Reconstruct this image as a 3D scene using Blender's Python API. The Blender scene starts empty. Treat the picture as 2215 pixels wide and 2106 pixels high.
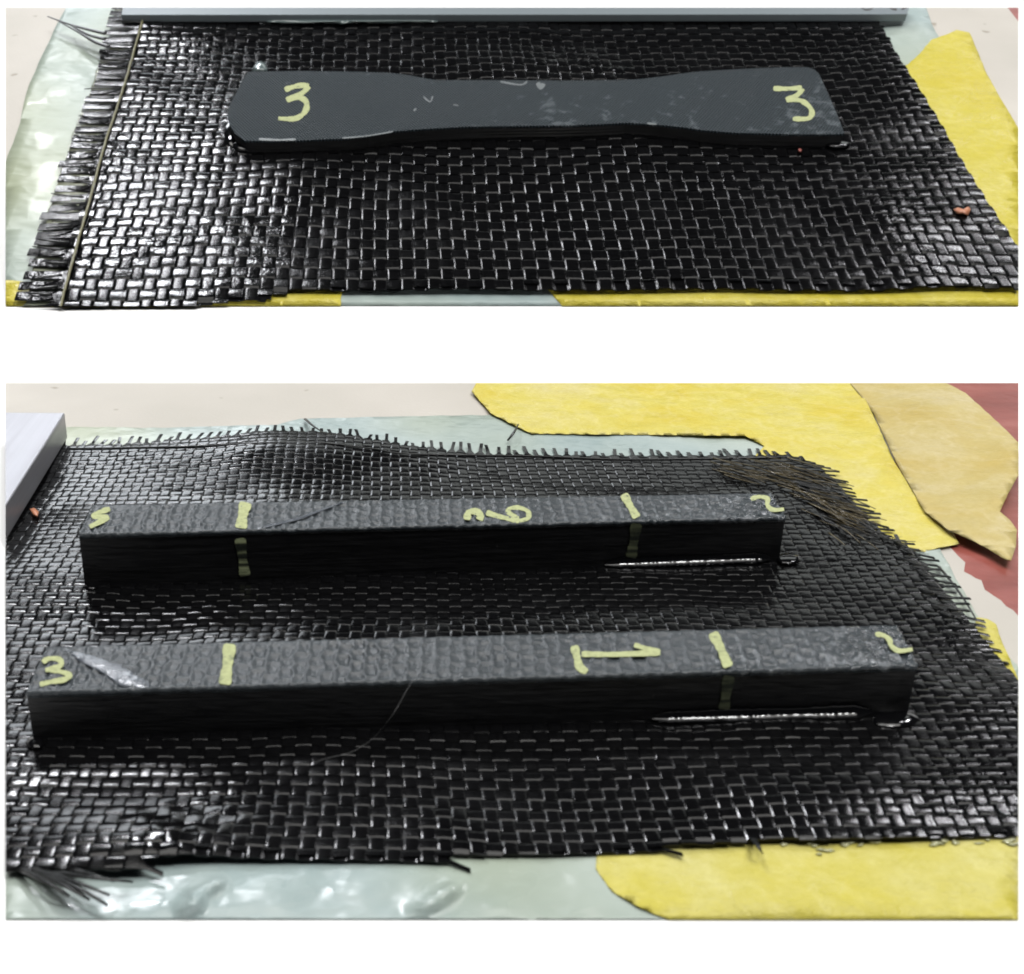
import bpy, bmesh, math, random
from mathutils import Vector, Matrix, noise
random.seed(7)
sc = bpy.context.scene
COL = sc.collection
R = math.radians
# ------------------------------------------------------------------ camera
F = 2693.0; CX = 865.0; CY = 1053.0; W = 2215.0; HT = 2106.0
PHI = math.atan((CY + 150.0) / F)
CAMZ = 0.101
cam_d = bpy.data.cameras.new('camera'); cam = bpy.data.objects.new('camera', cam_d); COL.objects.link(cam)
cam.location = (0, 0, CAMZ); cam.rotation_euler = (R(90) - PHI, 0, 0)
cam_d.sensor_fit = 'HORIZONTAL'; cam_d.sensor_width = 36; cam_d.lens = F / W * 36
cam_d.shift_x = (W / 2 - CX) / W
cam_d.dof.use_dof = True; cam_d.dof.focus_distance = .27; cam_d.dof.aperture_fstop = 55
sc.cycles.filter_width = 1.8
cam_d.clip_start = 0.005; cam_d.clip_end = 50
sc.camera = cam
C = Vector((0, 0, CAMZ)); RT = Vector((1, 0, 0)); FW = Vector((0, math.cos(PHI), -math.sin(PHI))); UP = Vector((0, math.sin(PHI), math.cos(PHI)))
def ray(x, y): return RT * ((x - CX) / F) + UP * ((CY - y) / F) + FW
# ------------------------------------------------------------------ world, exposure
w = bpy.data.worlds.new('World'); sc.world = w; w.use_nodes = True
w.node_tree.nodes['Background'].inputs[0].default_value = (.82, .9, 1, 1)
w.node_tree.nodes['Background'].inputs[1].default_value = 0.022
sc.view_settings.view_transform = 'Standard'; sc.view_settings.look = 'None'
sc.view_settings.exposure = 0.0; sc.view_settings.gamma = 1
# ------------------------------------------------------------------ the two planes
class Panel:
    def __init__(s, elev, q, y0, y1, x0=12.0, x1=2203.0):
        s.v = Vector((0, math.cos(elev), math.sin(elev))); s.n = Vector((0, -math.sin(elev), math.cos(elev)))
        s.o = q.copy(); s.h = (C - q).dot(s.n)
        s.M = Matrix.Translation(s.o) @ Matrix.Rotation(elev, 4, 'X')
        s.cl = s.M.inverted() @ C
        Ri = s.M.to_3x3().inverted()
        s.Ri = Ri
        r = [ray(x0, y0), ray(x1, y0), ray(x1, y1), ray(x0, y1)]
        s.planes = []
        cen = ray((x0 + x1) / 2, (y0 + y1) / 2)
        for i in range(4):
            nn = r[i].cross(r[(i + 1) % 4]).normalized()
            if nn.dot(cen) > 0: nn = -nn          # outward
            s.planes.append(Ri @ nn)
        s.x0, s.x1, s.y0, s.y1 = x0, x1, y0, y1
    def p(s, x, y, w=0.0):                         # photo pixel -> local point at height w over the plane
        d = s.Ri @ ray(x, y); t = (w - s.cl.z) / d.z
        return s.cl + d * t
    def px(s, q):
        d = (s.M @ Vector(q)) - C
        z = d.dot(FW); return CX + F * d.dot(RT) / z, CY - F * d.dot(UP) / z
q0 = C + ray(CX, 828) * (CAMZ / -ray(CX, 828).z)
B = Panel(0.0, Vector((0, .2, 0)), 828, 1989)
ra = ray(CX, 661.5); qa = C + ra * ((CAMZ - .00005) / -ra.z)
EA = math.atan((CY + 1600) / F) - PHI
A = Panel(EA, qa, 16, 661.5)
# pitches of the weave
PB = 33.5 * B.h / (math.cos(PHI) * 1850)
fa = math.atan((CY + 1600) / F)
PAu = 29.0 * A.h / (math.cos(fa) * 2107)
PAv = 4.7e-6 * A.h * F / math.cos(fa) ** 2
print('pitch', PB, PAu, PAv, 'tilt', math.degrees(EA), 'hA', A.h)
# ------------------------------------------------------------------ lamps
def lamp(name, pos, target, sx, sy, L, col=(1, 1, 1)):
    d = bpy.data.lights.new(name, 'AREA'); d.shape = 'RECTANGLE'; d.size = sx; d.size_y = sy
    d.energy = L * math.pi * sx * sy; d.color = col
    o = bpy.data.objects.new(name, d); COL.objects.link(o); o.location = pos
    o.rotation_euler = (Vector(target) - Vector(pos)).to_track_quat('-Z', 'Y').to_euler()
    return o
def mirror_lamp(name, P, x, y, dist, sx, sy, L, col=(1, 1, 1), nrm=None):
    q = P.M @ P.p(x, y); d = ray(x, y).normalized(); n = (P.n if nrm is None else nrm).normalized()
    r = d - 2 * d.dot(n) * n
    return lamp(name, q + r * dist, q, sx, sy, L, col)
lamp('ceiling_lamp', (0.05, .30, 1.5), (0.05, .30, 0), 1.7, 1.1, 4.4, (1, .985, .95))
mirror_lamp('glint_lamp_near', B, 400, 1800, 1.4, .10, .07, 90, (.97, .97, 1), Vector((-.06, -.05, 1)))  # added lamp, set to make the glints at the lower cloth's front left
lamp('fillet_glint_lamp', (.40, -.12, 1.25), (.05, .2, 0), .08, .30, 95, (1, 1, 1))  # added lamp, shaped to draw the bright line along the bar feet
mirror_lamp('window_lamp', B, 240, 1180, 3.0, .80, .5, 7.0, (.9, .95, 1))
mirror_lamp('back_lamp', B, 1350, 1060, 2.6, 1.9, .42, 1.1, (.95, 1, .97))
mirror_lamp('tube_lamp_left', A, 300, 540, 1.4, .12, .15, 85, (.93, .95, 1))
mirror_lamp('tube_lamp_right', A, 2120, 540, 1.4, .10, .2, 22, (.97, .96, 1))
mirror_lamp('tube_lamp_far_right', B, 2120, 1790, 1.4, .07, .09, 80, (.97, .97, 1), Vector((.1, -.06, 1)))
# ------------------------------------------------------------------ material helpers
def mat(name, base, rough=.5, spec=.5, metallic=0, coat=0, coat_rough=.1):
    m = bpy.data.materials.new(name); m.use_nodes = True; b = m.node_tree.nodes['Principled BSDF']
    b.inputs['Base Color'].default_value = (*base, 1); b.inputs['Roughness'].default_value = rough
    b.inputs['Specular IOR Level'].default_value = spec; b.inputs['Metallic'].default_value = metallic
    b.inputs['Coat Weight'].default_value = coat; b.inputs['Coat Roughness'].default_value = coat_rough
    return m
class N:
    def __init__(s, m): s.m = m; s.t = m.node_tree; s.b = s.t.nodes['Principled BSDF']; s.co = None
    def new(s, ty, **k):
        n = s.t.nodes.new(ty)
        for a, v in k.items():
            setattr(n, a, v)
        return n
    def link(s, a, b): s.t.links.new(a, b)
    def coords(s, scale=(1, 1, 1), rot=0):
        if s.co is None: s.co = s.new('ShaderNodeTexCoord')
        mp = s.new('ShaderNodeMapping'); mp.inputs['Scale'].default_value = scale; mp.inputs['Rotation'].default_value = (0, 0, rot)
        s.link(s.co.outputs['Object'], mp.inputs['Vector']); return mp.outputs[0]
    def noise(s, scale, detail=3, rough=.5, stretch=(1, 1, 1), rot=0):
        n = s.new('ShaderNodeTexNoise'); n.inputs['Scale'].default_value = scale; n.inputs['Detail'].default_value = detail; n.inputs['Roughness'].default_value = rough
        s.link(s.coords(stretch, rot), n.inputs['Vector']); return n.outputs['Fac']
    def ramp(s, fac, stops):
        r = s.new('ShaderNodeValToRGB'); e = r.color_ramp.elements
        while len(e) < len(stops): e.new(.5)
        for i, (p, c) in enumerate(stops):
            e[i].position = p; e[i].color = (*c, 1) if len(c) == 3 else c
        s.link(fac, r.inputs[0]); return r.outputs[0]
    def g(s, fac, a, b, lo=0, hi=1):
        r = s.new('ShaderNodeMapRange'); r.inputs[1].default_value = a; r.inputs[2].default_value = b; r.inputs[3].default_value = lo; r.inputs[4].default_value = hi
        s.link(fac, r.inputs[0]); return r.outputs[0]
    def math(s, op, a, b):
        n = s.new('ShaderNodeMath', operation=op)
        for i, v in enumerate((a, b)):
            if isinstance(v, (int, float)): n.inputs[i].default_value = v
            else: s.link(v, n.inputs[i])
        return n.outputs[0]
    def mix(s, f, a, b):
        n = s.new('ShaderNodeMix', data_type='RGBA')
        s.link(f, n.inputs[0])
        for k, v in ((6, a), (7, b)):
            if isinstance(v, tuple): n.inputs[k].default_value = (*v, 1)
            else: s.link(v, n.inputs[k])
        return n.outputs[2]
    def bump(s, h, dist, strength=1.0):
        n = s.new('ShaderNodeBump'); n.inputs['Distance'].default_value = dist; n.inputs['Strength'].default_value = strength
        s.link(h, n.inputs['Height']); s.link(n.outputs[0], s.b.inputs['Normal']); return n
    def setc(s, c): s.link(c, s.b.inputs['Base Color'])
    def setr(s, r): s.link(r, s.b.inputs['Roughness'])
def tow_mat(name, along_x, k):
    m = mat(name, (.004, .004, .0045), .3, .3); n = N(m)
    if k > 1.5: m.node_tree.nodes['Principled BSDF'].inputs['Specular IOR Level'].default_value = .1 if along_x else .17
    if not along_x:
        m.node_tree.nodes['Principled BSDF'].inputs['Anisotropic'].default_value = .6
        vt = n.new('ShaderNodeVectorTransform', vector_type='VECTOR', convert_from='OBJECT', convert_to='WORLD'); vt.inputs[0].default_value = (1, 0, 0)
        n.link(vt.outputs[0], n.b.inputs['Tangent'])
    st = (.06, 1, 1) if along_x else (1, .06, 1)
    fib = n.noise(5200 / k, 3, .6, st)
    lump = n.noise(330 / k, 3, .55)
    wet = n.noise(60 / k, 2, .5)
    n.setr(n.g(wet, .35, .65, .10, .2))
    n.setc(n.ramp(fib, [(.3, (.0012, .0012, .0014)), (.75, (.005, .005, .0055))]))
    h = n.math('ADD', n.math('MULTIPLY', fib, .16), n.math('MULTIPLY', lump, n.g(n.noise(45 / k, 2), .5, .68, .5, 3.2)))
    n.bump(h, .00006 if k < 1.5 else .00024)
    return m
M = {}
M['tow_x_b'] = tow_mat('carbon_tow_across', True, 1.0); M['tow_y_b'] = tow_mat('carbon_tow_along', False, 1.0)
M['tow_x_a'] = tow_mat('carbon_tow_across_large', True, 2.1); M['tow_y_a'] = tow_mat('carbon_tow_along_large', False, 2.1)
def fringe_mat():
    m = mat('resin_soaked_fringe', (.03, .03, .025), .22, .5); n = N(m)
    f = n.noise(1500, 3, .6, (.05, 1, 1)); l = n.noise(240, 3)
    n.setc(n.ramp(f, [(.35, (.10, .11, .075)), (.6, (.22, .235, .165)), (.8, (.32, .34, .25))]))
    n.bump(n.math('ADD', f, l), .0005); return m
M['fringe'] = fringe_mat()
M['strand'] = mat('brown_carbon_strand', (.075, .058, .026), .25, .5)
M['fibre'] = mat('black_carbon_fibre', (.006, .007, .007), .35, .5)
M['stitch'] = mat('gold_selvage_thread', (.16, .15, .08), .4, .5)
M['white'] = mat('white_sweep_paper', (.93, .93, .93), .9, .0)
def beige():
    m = mat('beige_laminate', (.55, .52, .46), .55, .3); n = N(m)
    a = n.noise(22, 3); b = n.noise(900, 2)
    c = n.ramp(a, [(.3, (.42, .395, .35)), (.55, (.47, .44, .395)), (.75, (.52, .49, .44))])
    sp = n.g(n.noise(160, 2, .4), .71, .76)
    n.setc(n.mix(sp, c, (.3, .27, .22))); n.bump(b, .00005); return m
M['beige'] = beige()
def redm():
    m = mat('red_painted_board', (.25, .05, .035), .4, .5); n = N(m)
    a = n.noise(30, 4, .6, (1, 3, 1)); n.setc(n.ramp(a, [(.3, (.17, .032, .022)), (.6, (.27, .07, .055)), (.8, (.36, .14, .12))]))
    n.bump(n.noise(200, 3), .0002); return m
M['red'] = redm()
def filmm(name, k, tint=0):
    m = mat(name, (.45, .53, .52), .2, .4, coat=.12, coat_rough=.08); n = N(m)
    a = n.noise(30 / k, 4, .6); b = n.noise(12 / k, 2)
    c = n.ramp(a, [(.3, (.24, .31, .315)), (.5, (.33, .395, .385)), (.7, (.41, .47, .45))])
    n.setc(n.mix(n.g(b, .45, .7), c, (.34, .37, .25)))
    n.setr(n.g(a, .3, .7, .2, .42) if k < 1.5 else n.g(a, .3, .7, .33, .5))
    if k > 1.5: n.b.inputs['Specular IOR Level'].default_value = .22; n.b.inputs['Coat Weight'].default_value = .04
    n.bump(n.math('ADD', n.noise(75 / k, 3, .55), n.math('MULTIPLY', n.math('ABSOLUTE', n.math('SUBTRACT', n.noise(120 / k, 2, .5, (1, 1.6, 1), .6), .5), 0), -.7)), .0009 * k); return m
M['film'] = filmm('pale_peel_film', 1.0); M['film_a'] = filmm('pale_peel_film_large', 2.1)
def tapem(name, c0, c1, c2, k, amt=1.0):
    m = mat(name, c1, .5, .35); n = N(m)
    a = n.noise(38 / k, 4, .62); cr = n.noise(150 / k, 4, .65, (1, 1.8, 1), .5); f = n.noise(900 / k, 3, .7)
    vein = n.math('ABSOLUTE', n.math('SUBTRACT', n.noise(95 / k, 3, .6), .5), 0)
    c = n.ramp(a, [(.28, c0), (.5, c1), (.72, c2)])
    c = n.mix(n.g(vein, 0, .05, .22, 0), c, tuple(min(1, v * 1.12 + .05) for v in c2))
    n.setc(n.mix(n.g(f, .35, .7, 0, .35), c, tuple(v * .8 for v in c0)))
    n.setr(n.g(cr, .35, .65, .3, .65))
    n.bump(n.math('ADD', cr, n.math('MULTIPLY', f, .5)), .0005 * k * amt); return m
M['yellow'] = tapem('yellow_crepe_tape', (.54, .42, .03), (.56, .49, .11), (.57, .51, .24), 1.0)
M['yellow_a'] = tapem('yellow_crepe_tape_large', (.48, .39, .02), (.50, .43, .045), (.53, .47, .11), 2.1)
M['yellow_wet'] = tapem('soaked_yellow_tape', (.46, .40, .025), (.50, .44, .075), (.53, .49, .19), 1.2)
M['tan'] = tapem('tan_masking_tape', (.44, .33, .09), (.47, .385, .155), (.51, .44, .26), 1.0, .5)
def steel():
    m = mat('brushed_steel', (.5, .5, .52), .42, .5, metallic=.5); n = N(m)
    a = n.noise(500, 3, .6, (1, .03, 1)); b = n.noise(25, 2)
    n.setc(n.ramp(b, [(.3, (.30, .30, .325)), (.7, (.36, .36, .39))])); n.setr(n.g(a, .3, .7, .3, .5)); n.bump(a, .00004); return m
M['steel'] = steel()
M['steel_a'] = mat('blue_grey_steel', (.17, .20, .215), .5, .4, metallic=.2)
def topm(name, k, c0, c1, dust, fine=False):
    m = mat(name, c1, .5, .16 if fine else .6); n = N(m)
    a = n.noise(70 / k, 4, .6); s = n.noise(900 / k, 2, .5); b = n.noise(2600 / k, 2, .6)
    c = n.ramp(a, [(.3, c0), (.7, c1)])
    if fine:
        cs = n.coords((1, 1, 1)); sep = n.new('ShaderNodeSeparateXYZ'); n.link(cs, sep.inputs[0])
        kx = 2 * math.pi / (PAu * .27)
        wx = n.math('SINE', n.math('MULTIPLY', sep.outputs[0], kx), 0); wy = n.math('SINE', n.math('MULTIPLY', sep.outputs[1], kx * .62), 0)
        wv = n.math('MULTIPLY', wx, wy)
        c = n.mix(n.g(wv, -.2, .8), c, tuple(v * 2.6 for v in c1))
        n.bump(n.math('ADD', n.math('MULTIPLY', wv, .5), n.math('MULTIPLY', s, .5)), .0006)
    else:
        n.bump(n.math('ADD', s, n.math('MULTIPLY', b, .5)), .00022 * k)
    c = n.mix(n.g(n.math('MULTIPLY', n.noise(420 / k, 3, .7), n.g(n.noise(30 / k, 3, .6), .35, .7, .75, 1.2)), .60, .72), c, dust)
    n.setc(c); n.setr(n.g(a, .3, .7, .5, .62) if fine else n.math('ADD', n.g(a, .3, .7, .28, .4), n.g(n.noise(24, 2), .5, .62, .08, -.16))); return m
M['top_b'] = topm('grey_peel_ply_surface', 1.0, (.018, .024, .028), (.034, .042, .048), (.12, .13, .14))
M['top_a'] = topm('dusty_fine_weave_surface', 2.1, (.009, .013, .016), (.016, .022, .026), (.085, .10, .11), True)
def sidem():
    m = mat('cut_laminate_side', (.007, .007, .0075), .4, .35); n = N(m)
    cs = n.noise(2600, 3, .6, (.02, .02, 1)); g = n.noise(500, 2, .5, (.6, .6, 2))
    c = n.ramp(cs, [(.35, (.003, .003, .0035)), (.65, (.014, .014, .015))])
    n.setc(n.mix(n.g(n.noise(1500, 2), .76, .8), c, (.06, .06, .06)))
    n.bump(cs, .00003); n.setr(n.g(g, .3, .7, .3, .55)); return m
M['side'] = sidem()
M['resin'] = mat('black_wet_resin', (.003, .003, .0035), .06, .5)
M['clear'] = mat('cloudy_resin', (.10, .13, .13), .15, .5, coat=.5)
M['glare'] = mat('pale_glare_skin', (.30, .32, .37), .3, .5)  # pale colour made to stand for glare on resin; unused
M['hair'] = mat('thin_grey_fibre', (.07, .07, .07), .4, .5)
M['skin'] = mat('glossy_glare_skin', (.075, .085, .10), .2, .6); _n = N(M['skin']); _n.bump(_n.noise(500, 3), .00025); _n.setr(_n.g(_n.noise(300, 3), .3, .7, .12, .4))  # paler base and gloss stand for the glare streaks on the bars
M['smear'] = mat('resin_and_glare_smear', (.13, .145, .15), .45, .4)  # pale tone for resin smears and for glare painted along the rim
M['bead'] = mat('pale_sparkle_bead', (.50, .50, .30), .1, .5, coat=1, coat_rough=.05)  # pale base stands for the white sparkle of wet resin
def chalk(name, c, cover):
    m = mat(name, c, .8, .2); n = N(m)
    s = n.noise(1500, 3, .6); l = n.noise(900, 2, .5, (.1, .1, 1))
    if cover >= 1: n.setc(n.mix(n.g(n.noise(500, 3, .7), .58, .72, 0, .55), n.ramp(s, [(.25, tuple(v * .72 for v in c)), (.6, c)]), (.09, .11, .08)))
    else: n.setc(n.mix(n.g(l, .42, .62), (.02, .024, .018), tuple(v * cover for v in c)))
    n.bump(s, .0001); return m
M['chalk'] = chalk('pale_green_paint_marker', (.41, .44, .23), 1); M['faded'] = chalk('faded_paint_marker', (.45, .5, .28), .9)
M['dim'] = chalk('dim_faded_paint_marker', (.45, .5, .28), .3)
M['copper'] = mat('copper_chip', (.42, .17, .09), .4, .5)
M['ink'] = mat('dark_engraved_ink', (.03, .02, .015), .5, .3)
# ------------------------------------------------------------------ object helpers
def tag(o, label=None, cat=None, group=None, kind=None):
    for k, v in (('label', label), ('category', cat), ('group', group), ('kind', kind)):
        if v: o[k] = v
    return o
def clip(bm, P, fill=False, org=Vector((0, 0, 0))):
    for n in P.planes:
        if not any((v.co + org - P.cl).dot(n) > 0 for v in bm.verts): continue
        r = bmesh.ops.bisect_plane(bm, geom=bm.verts[:] + bm.edges[:] + bm.faces[:], plane_co=P.cl - org, plane_no=n, clear_outer=True)
        if fill:
            ed = [e for e in r['geom_cut'] if isinstance(e, bmesh.types.BMEdge) and e.is_valid and e.is_boundary]
            if ed: bmesh.ops.holes_fill(bm, edges=ed, sides=0)
def link(name, bm, m, P=None, parent=None, fill=False, smooth=True, org=None, crop=True):
    if P is not None and crop: clip(bm, P, fill, org or Vector((0, 0, 0)))
    if fill: bmesh.ops.recalc_face_normals(bm, faces=bm.faces[:])
    me = bpy.data.meshes.new(name); bm.to_mesh(me); bm.free()
    if not me.polygons: bpy.data.meshes.remove(me); return None
    if smooth: me.polygons.foreach_set('use_smooth', [True] * len(me.polygons))
    me.materials.append(m)
    o = bpy.data.objects.new(name, me); COL.objects.link(o)
    if parent is not None: o.parent = parent
    elif P is not None: o.matrix_world = P.M @ Matrix.Translation(org or Vector((0, 0, 0)))
    return o
def root(name, P, org=Vector((0, 0, 0))):
    o = bpy.data.objects.new(name, None); COL.objects.link(o); o.matrix_world = P.M @ Matrix.Translation(org); o.empty_display_size = .01
    return o
def jag(pts, step, amp, seed=0):
    rnd = random.Random(seed); out = []
    for i, a in enumerate(pts):
        b = pts[(i + 1) % len(pts)]; L = math.hypot(b[0] - a[0], b[1] - a[1]); k = max(1, int(L / step))
        for j in range(k):
            t = j / k; jx = rnd.uniform(-amp, amp) if j else 0; jy = rnd.uniform(-amp, amp) * .7 if j else 0
            out.append((a[0] + (b[0] - a[0]) * t + jx, a[1] + (b[1] - a[1]) * t + jy))
    return out
def sheet(name, P, pts, w0, thick, m, cell, dis=None, parent=None, sub=True, smooth=True, taper=True):
    """flat piece with a real outline: polygon cut into cells, displaced, given thickness"""
    bm = bmesh.new(); vs = [bm.verts.new(P.p(x, y, w0)) for x, y in pts]; bm.faces.new(vs)
    bmesh.ops.triangulate(bm, faces=bm.faces[:])
    clip(bm, P)
    if not bm.verts: return None
    lo = [min(v.co[i] for v in bm.verts) for i in (0, 1)]; hi = [max(v.co[i] for v in bm.verts) for i in (0, 1)]
    if sub:
        for i in (0, 1):
            c = lo[i] + cell * .5
            while c < hi[i]:
                co = Vector((0, 0, 0)); co[i] = c; no = Vector((0, 0, 0)); no[i] = 1
                bmesh.ops.bisect_plane(bm, geom=bm.verts[:] + bm.edges[:] + bm.faces[:], plane_co=co, plane_no=no); c += cell
        bmesh.ops.triangulate(bm, faces=bm.faces[:])
    if bm.faces and sum(f.normal.z for f in bm.faces) < 0: bmesh.ops.reverse_faces(bm, faces=bm.faces[:])
    for v in bm.verts:
        d = dis(v.co.x, v.co.y) if dis else 0
        if d and taper:
            q = P.px((v.co.x, v.co.y, w0)); d *= max(0, min(1, min(P.y1 - q[1], (q[0] - P.x0) * 1.5, (P.x1 - q[0]) * 1.5) / 28))
        if d:
            # slide along the view line so that the cut edge stays on the panel's edge
            dr = v.co - P.cl; v.co += dr * (d / dr.z)
    top = bm.faces[:]
    r = bmesh.ops.extrude_face_region(bm, geom=top)
    low = [g for g in r['geom'] if isinstance(g, bmesh.types.BMVert)]
    for v in low: pass
    # the extruded copy becomes the top; the old faces stay as the underside
    for v in low:
        dr = v.co - P.cl; v.co += dr * (thick / dr.z) if abs(dr.z) > 1e-9 else Vector((0, 0, 0))
    bmesh.ops.recalc_face_normals(bm, faces=bm.faces[:])
    return link(name, bm, m, P, parent, smooth=smooth, crop=False)
def outside(poly, x, y):
    ins = False; best = 1e9; n = len(poly)
    for i in range(n):
        ax, ay = poly[i]; bx, by = poly[(i + 1) % n]
        if (ay > y) != (by > y) and x < (bx - ax) * (y - ay) / (by - ay) + ax: ins = not ins
        dx, dy = bx - ax, by - ay; t = max(0, min(1, ((x - ax) * dx + (y - ay) * dy) / (dx * dx + dy * dy)))
        best = min(best, math.hypot(ax + dx * t - x, ay + dy * t - y))
    return 0.0 if ins else best
def wob(amp, sc_, seed, floor=0.0, poly=None, fall=.006):
    off = Vector((seed * 3.1, seed * 1.7, seed))
    if poly is None: poly = 'B' if seed < 10 else 'A'
    pl = POLY[poly]; fall = fall if poly == 'B' else .02
    return lambda x, y: min(1, outside(pl, x, y) / fall) * max(floor, amp * (.5 + noise.noise(Vector((x * sc_, y * sc_, 0)) + off) + .35 * noise.noise(Vector((x * sc_ * 2.7, y * sc_ * 2.7, 5)) + off)))
def smooth_line(pts, n=6):
    out = []
    for i in range(len(pts) - 1):
        p0 = pts[max(i - 1, 0)]; p1 = pts[i]; p2 = pts[i + 1]; p3 = pts[min(i + 2, len(pts) - 1)]
        for k in range(n):
            t = k / n
            out.append(tuple(.5 * (2 * p1[a] + (p2[a] - p0[a]) * t + (2 * p0[a] - 5 * p1[a] + 4 * p2[a] - p3[a]) * t * t + (3 * p1[a] - p0[a] - 3 * p2[a] + p3[a]) * t ** 3) for a in range(len(p1))))
    out.append(tuple(pts[-1])); return out
def stroke_bm(mapf, strokes):
    """brush strokes: strokes = [(points, width px)] ; mapf(x, y, lift) -> local point"""
    bm = bmesh.new(); rnd = random.Random(3)
    for si, (pts, wd) in enumerate(strokes):
        ln = smooth_line(pts, 7); n = len(ln); prev = None; lift = 1 + si * .35
        for i, q in enumerate(ln):
            a = ln[max(i - 1, 0)]; b = ln[min(i + 1, n - 1)]; dx, dy = b[0] - a[0], b[1] - a[1]; L = math.hypot(dx, dy) or 1
            t = i / (n - 1); tp = min(1, .72 + 4 * min(t, 1 - t)) * (1 + rnd.uniform(-.1, .1) + .14 * math.sin(i * .55 + si)); hw = wd * .5 * tp
            nx, ny = -dy / L * hw, dx / L * hw * .9
            r = [bm.verts.new(mapf(q[0] + nx, q[1] + ny, 0)), bm.verts.new(mapf(q[0] + nx * .75, q[1] + ny * .75, lift)), bm.verts.new(mapf(q[0], q[1], lift * 1.25)),
                 bm.verts.new(mapf(q[0] - nx * .75, q[1] - ny * .75, lift)), bm.verts.new(mapf(q[0] - nx, q[1] - ny, 0))]
            if prev:
                for k in range(4): bm.faces.new((prev[k], prev[k + 1], r[k + 1], r[k]))
            prev = r
    bmesh.ops.recalc_face_normals(bm, faces=bm.faces[:])
    return bm
def tube_bm(bm, pts, r0, r1, sides=6, flat=1.0):
    n = len(pts); prev = None
    for i, q in enumerate(pts):
        q = Vector(q); d = (Vector(pts[min(i + 1, n - 1)]) - Vector(pts[max(i - 1, 0)])).normalized()
        s = d.cross(Vector((0, 0, 1))).normalized(); u = s.cross(d); r = r0 + (r1 - r0) * i / (n - 1)
        ring = [bm.verts.new(q + s * (r * math.cos(2 * math.pi * k / sides)) + u * (r * flat * math.sin(2 * math.pi * k / sides))) for k in range(sides)]
        if prev:
            for k in range(sides): bm.faces.new((prev[k], prev[(k + 1) % sides], ring[(k + 1) % sides], ring[k]))
        else: bm.faces.new(ring[::-1])
        prev = ring
    bm.faces.new(prev); return bm
def blob_bm(P, outline, w0, h, rings=5):
    """a drop of resin: domed over an outline given in photo pixels"""
    bm = bmesh.new(); cx = sum(p[0] for p in outline) / len(outline); cy = sum(p[1] for p in outline) / len(outline)
    prev = None
    for k in range(rings + 1):
        t = k / rings; s = math.cos(t * math.pi / 2)
        if k == rings: c = bm.verts.new(P.p(cx, cy, w0 + h)); [bm.faces.new((prev[i], prev[(i + 1) % len(prev)], c)) for i in range(len(prev))]; break
        ring = []
        for x, y in outline:
            ring.append(bm.verts.new(P.p(cx + (x - cx) * s, cy + (y - cy) * s, w0 + h * math.sin(t * math.pi / 2))))
        if prev:
            for i in range(len(ring)): bm.faces.new((prev[i], prev[(i + 1) % len(ring)], ring[(i + 1) % len(ring)], ring[i]))
        prev = ring
    bmesh.ops.recalc_face_normals(bm, faces=bm.faces[:]); return bm
def ell(cx, cy, rx, ry, n=14, s=0):
    r = random.Random(s); return [(cx + rx * math.cos(2 * math.pi * k / n) * r.uniform(.95, 1.05), cy + ry * math.sin(2 * math.pi * k / n) * r.uniform(.95, 1.05)) for k in range(n)]
# ------------------------------------------------------------------ setting: white table with a low sweep behind
bm = bmesh.new(); TZ = -.00004; prof = [(-.6, TZ), (.2, TZ), (.50, TZ)]
for k in range(1, 13):
    a = k / 12 * R(62); prof.append((.62 + .16 * math.sin(a), TZ + .16 * (1 - math.cos(a))))
prof = [prof[0], prof[1], prof[2], (.62, TZ)] + prof[3:]
prof.append((prof[-1][0] + .03, prof[-1][1] + .03 * math.tan(R(62))))
prev = None
for y, z in prof:
    r = [bm.verts.new((x, y, z)) for x in (-1.0, -.4, 0, .4, 1.0)]
    if prev:
        for i in range(4): bm.faces.new((prev[i], prev[i + 1], r[i + 1], r[i]))
    prev = r
tag(link('table', bm, M['white']), 'plain white table top curving up at the back, under both work boards', None, None, 'structure')
# propping wedge of panel A
lo = [A.p(400, 610, -.0014), A.p(1900, 610, -.0014), A.p(1700, 60, -.0014), A.p(450, 60, -.0014)]
bm = bmesh.new(); up = [A.M @ v for v in lo]; vs = [bm.verts.new(v) for v in up]; dn = [bm.verts.new((v.x, v.y, TZ + .00005)) for v in up]
bm.faces.new(vs); bm.faces.new(dn[::-1])
for i in range(4): bm.faces.new((vs[i], dn[i], dn[(i + 1) % 4], vs[(i + 1) % 4]))
bmesh.ops.recalc_face_normals(bm, faces=bm.faces[:])
tag(link('support_wedge', bm, M['white'], smooth=False), 'white wedge block propping up the tilted upper work board', None, None, 'structure')
def rect(P, e=40): return [(P.x0 - e, P.y0 - e), (P.x1 + e, P.y0 - e), (P.x1 + e, P.y1 + e), (P.x0 - e, P.y1 + e)]
def slab(name, P, pts, w0, th, m, label):
    o = sheet(name, P, pts, w0, th, m, .05, sub=False, smooth=False); return tag(o, label, None, None, 'structure')
slab('red_surface', B, [(1780, 780), (2260, 780), (2260, 1440), (2170, 1345), (1980, 1180), (1840, 900)], -.00040, .00038, M['red'], 'red painted surface below the right rear edge of the pale work surface')
slab('red_surface', A, [(2100, -30), (2260, -30), (2260, 200), (2190, 60)], -.00040, .00038, M['red'], 'red painted surface at the top right corner of the upper board')
slab('work_surface', B, jag([(-40, 780), (1850, 780), (1900, 900), (1960, 1060), (2040, 1172), (2060, 1188), (2088, 1216), (2085, 1236), (2123, 1255), (2130, 1275), (2152, 1290), (2191, 1319), (2203, 1332), (2250, 1380), (2260, 2040), (-40, 2040)], 14, 2.2, 4), -.0006, .0006, M['beige'], 'pale beige work surface with a chipped right edge, lower board')
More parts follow.
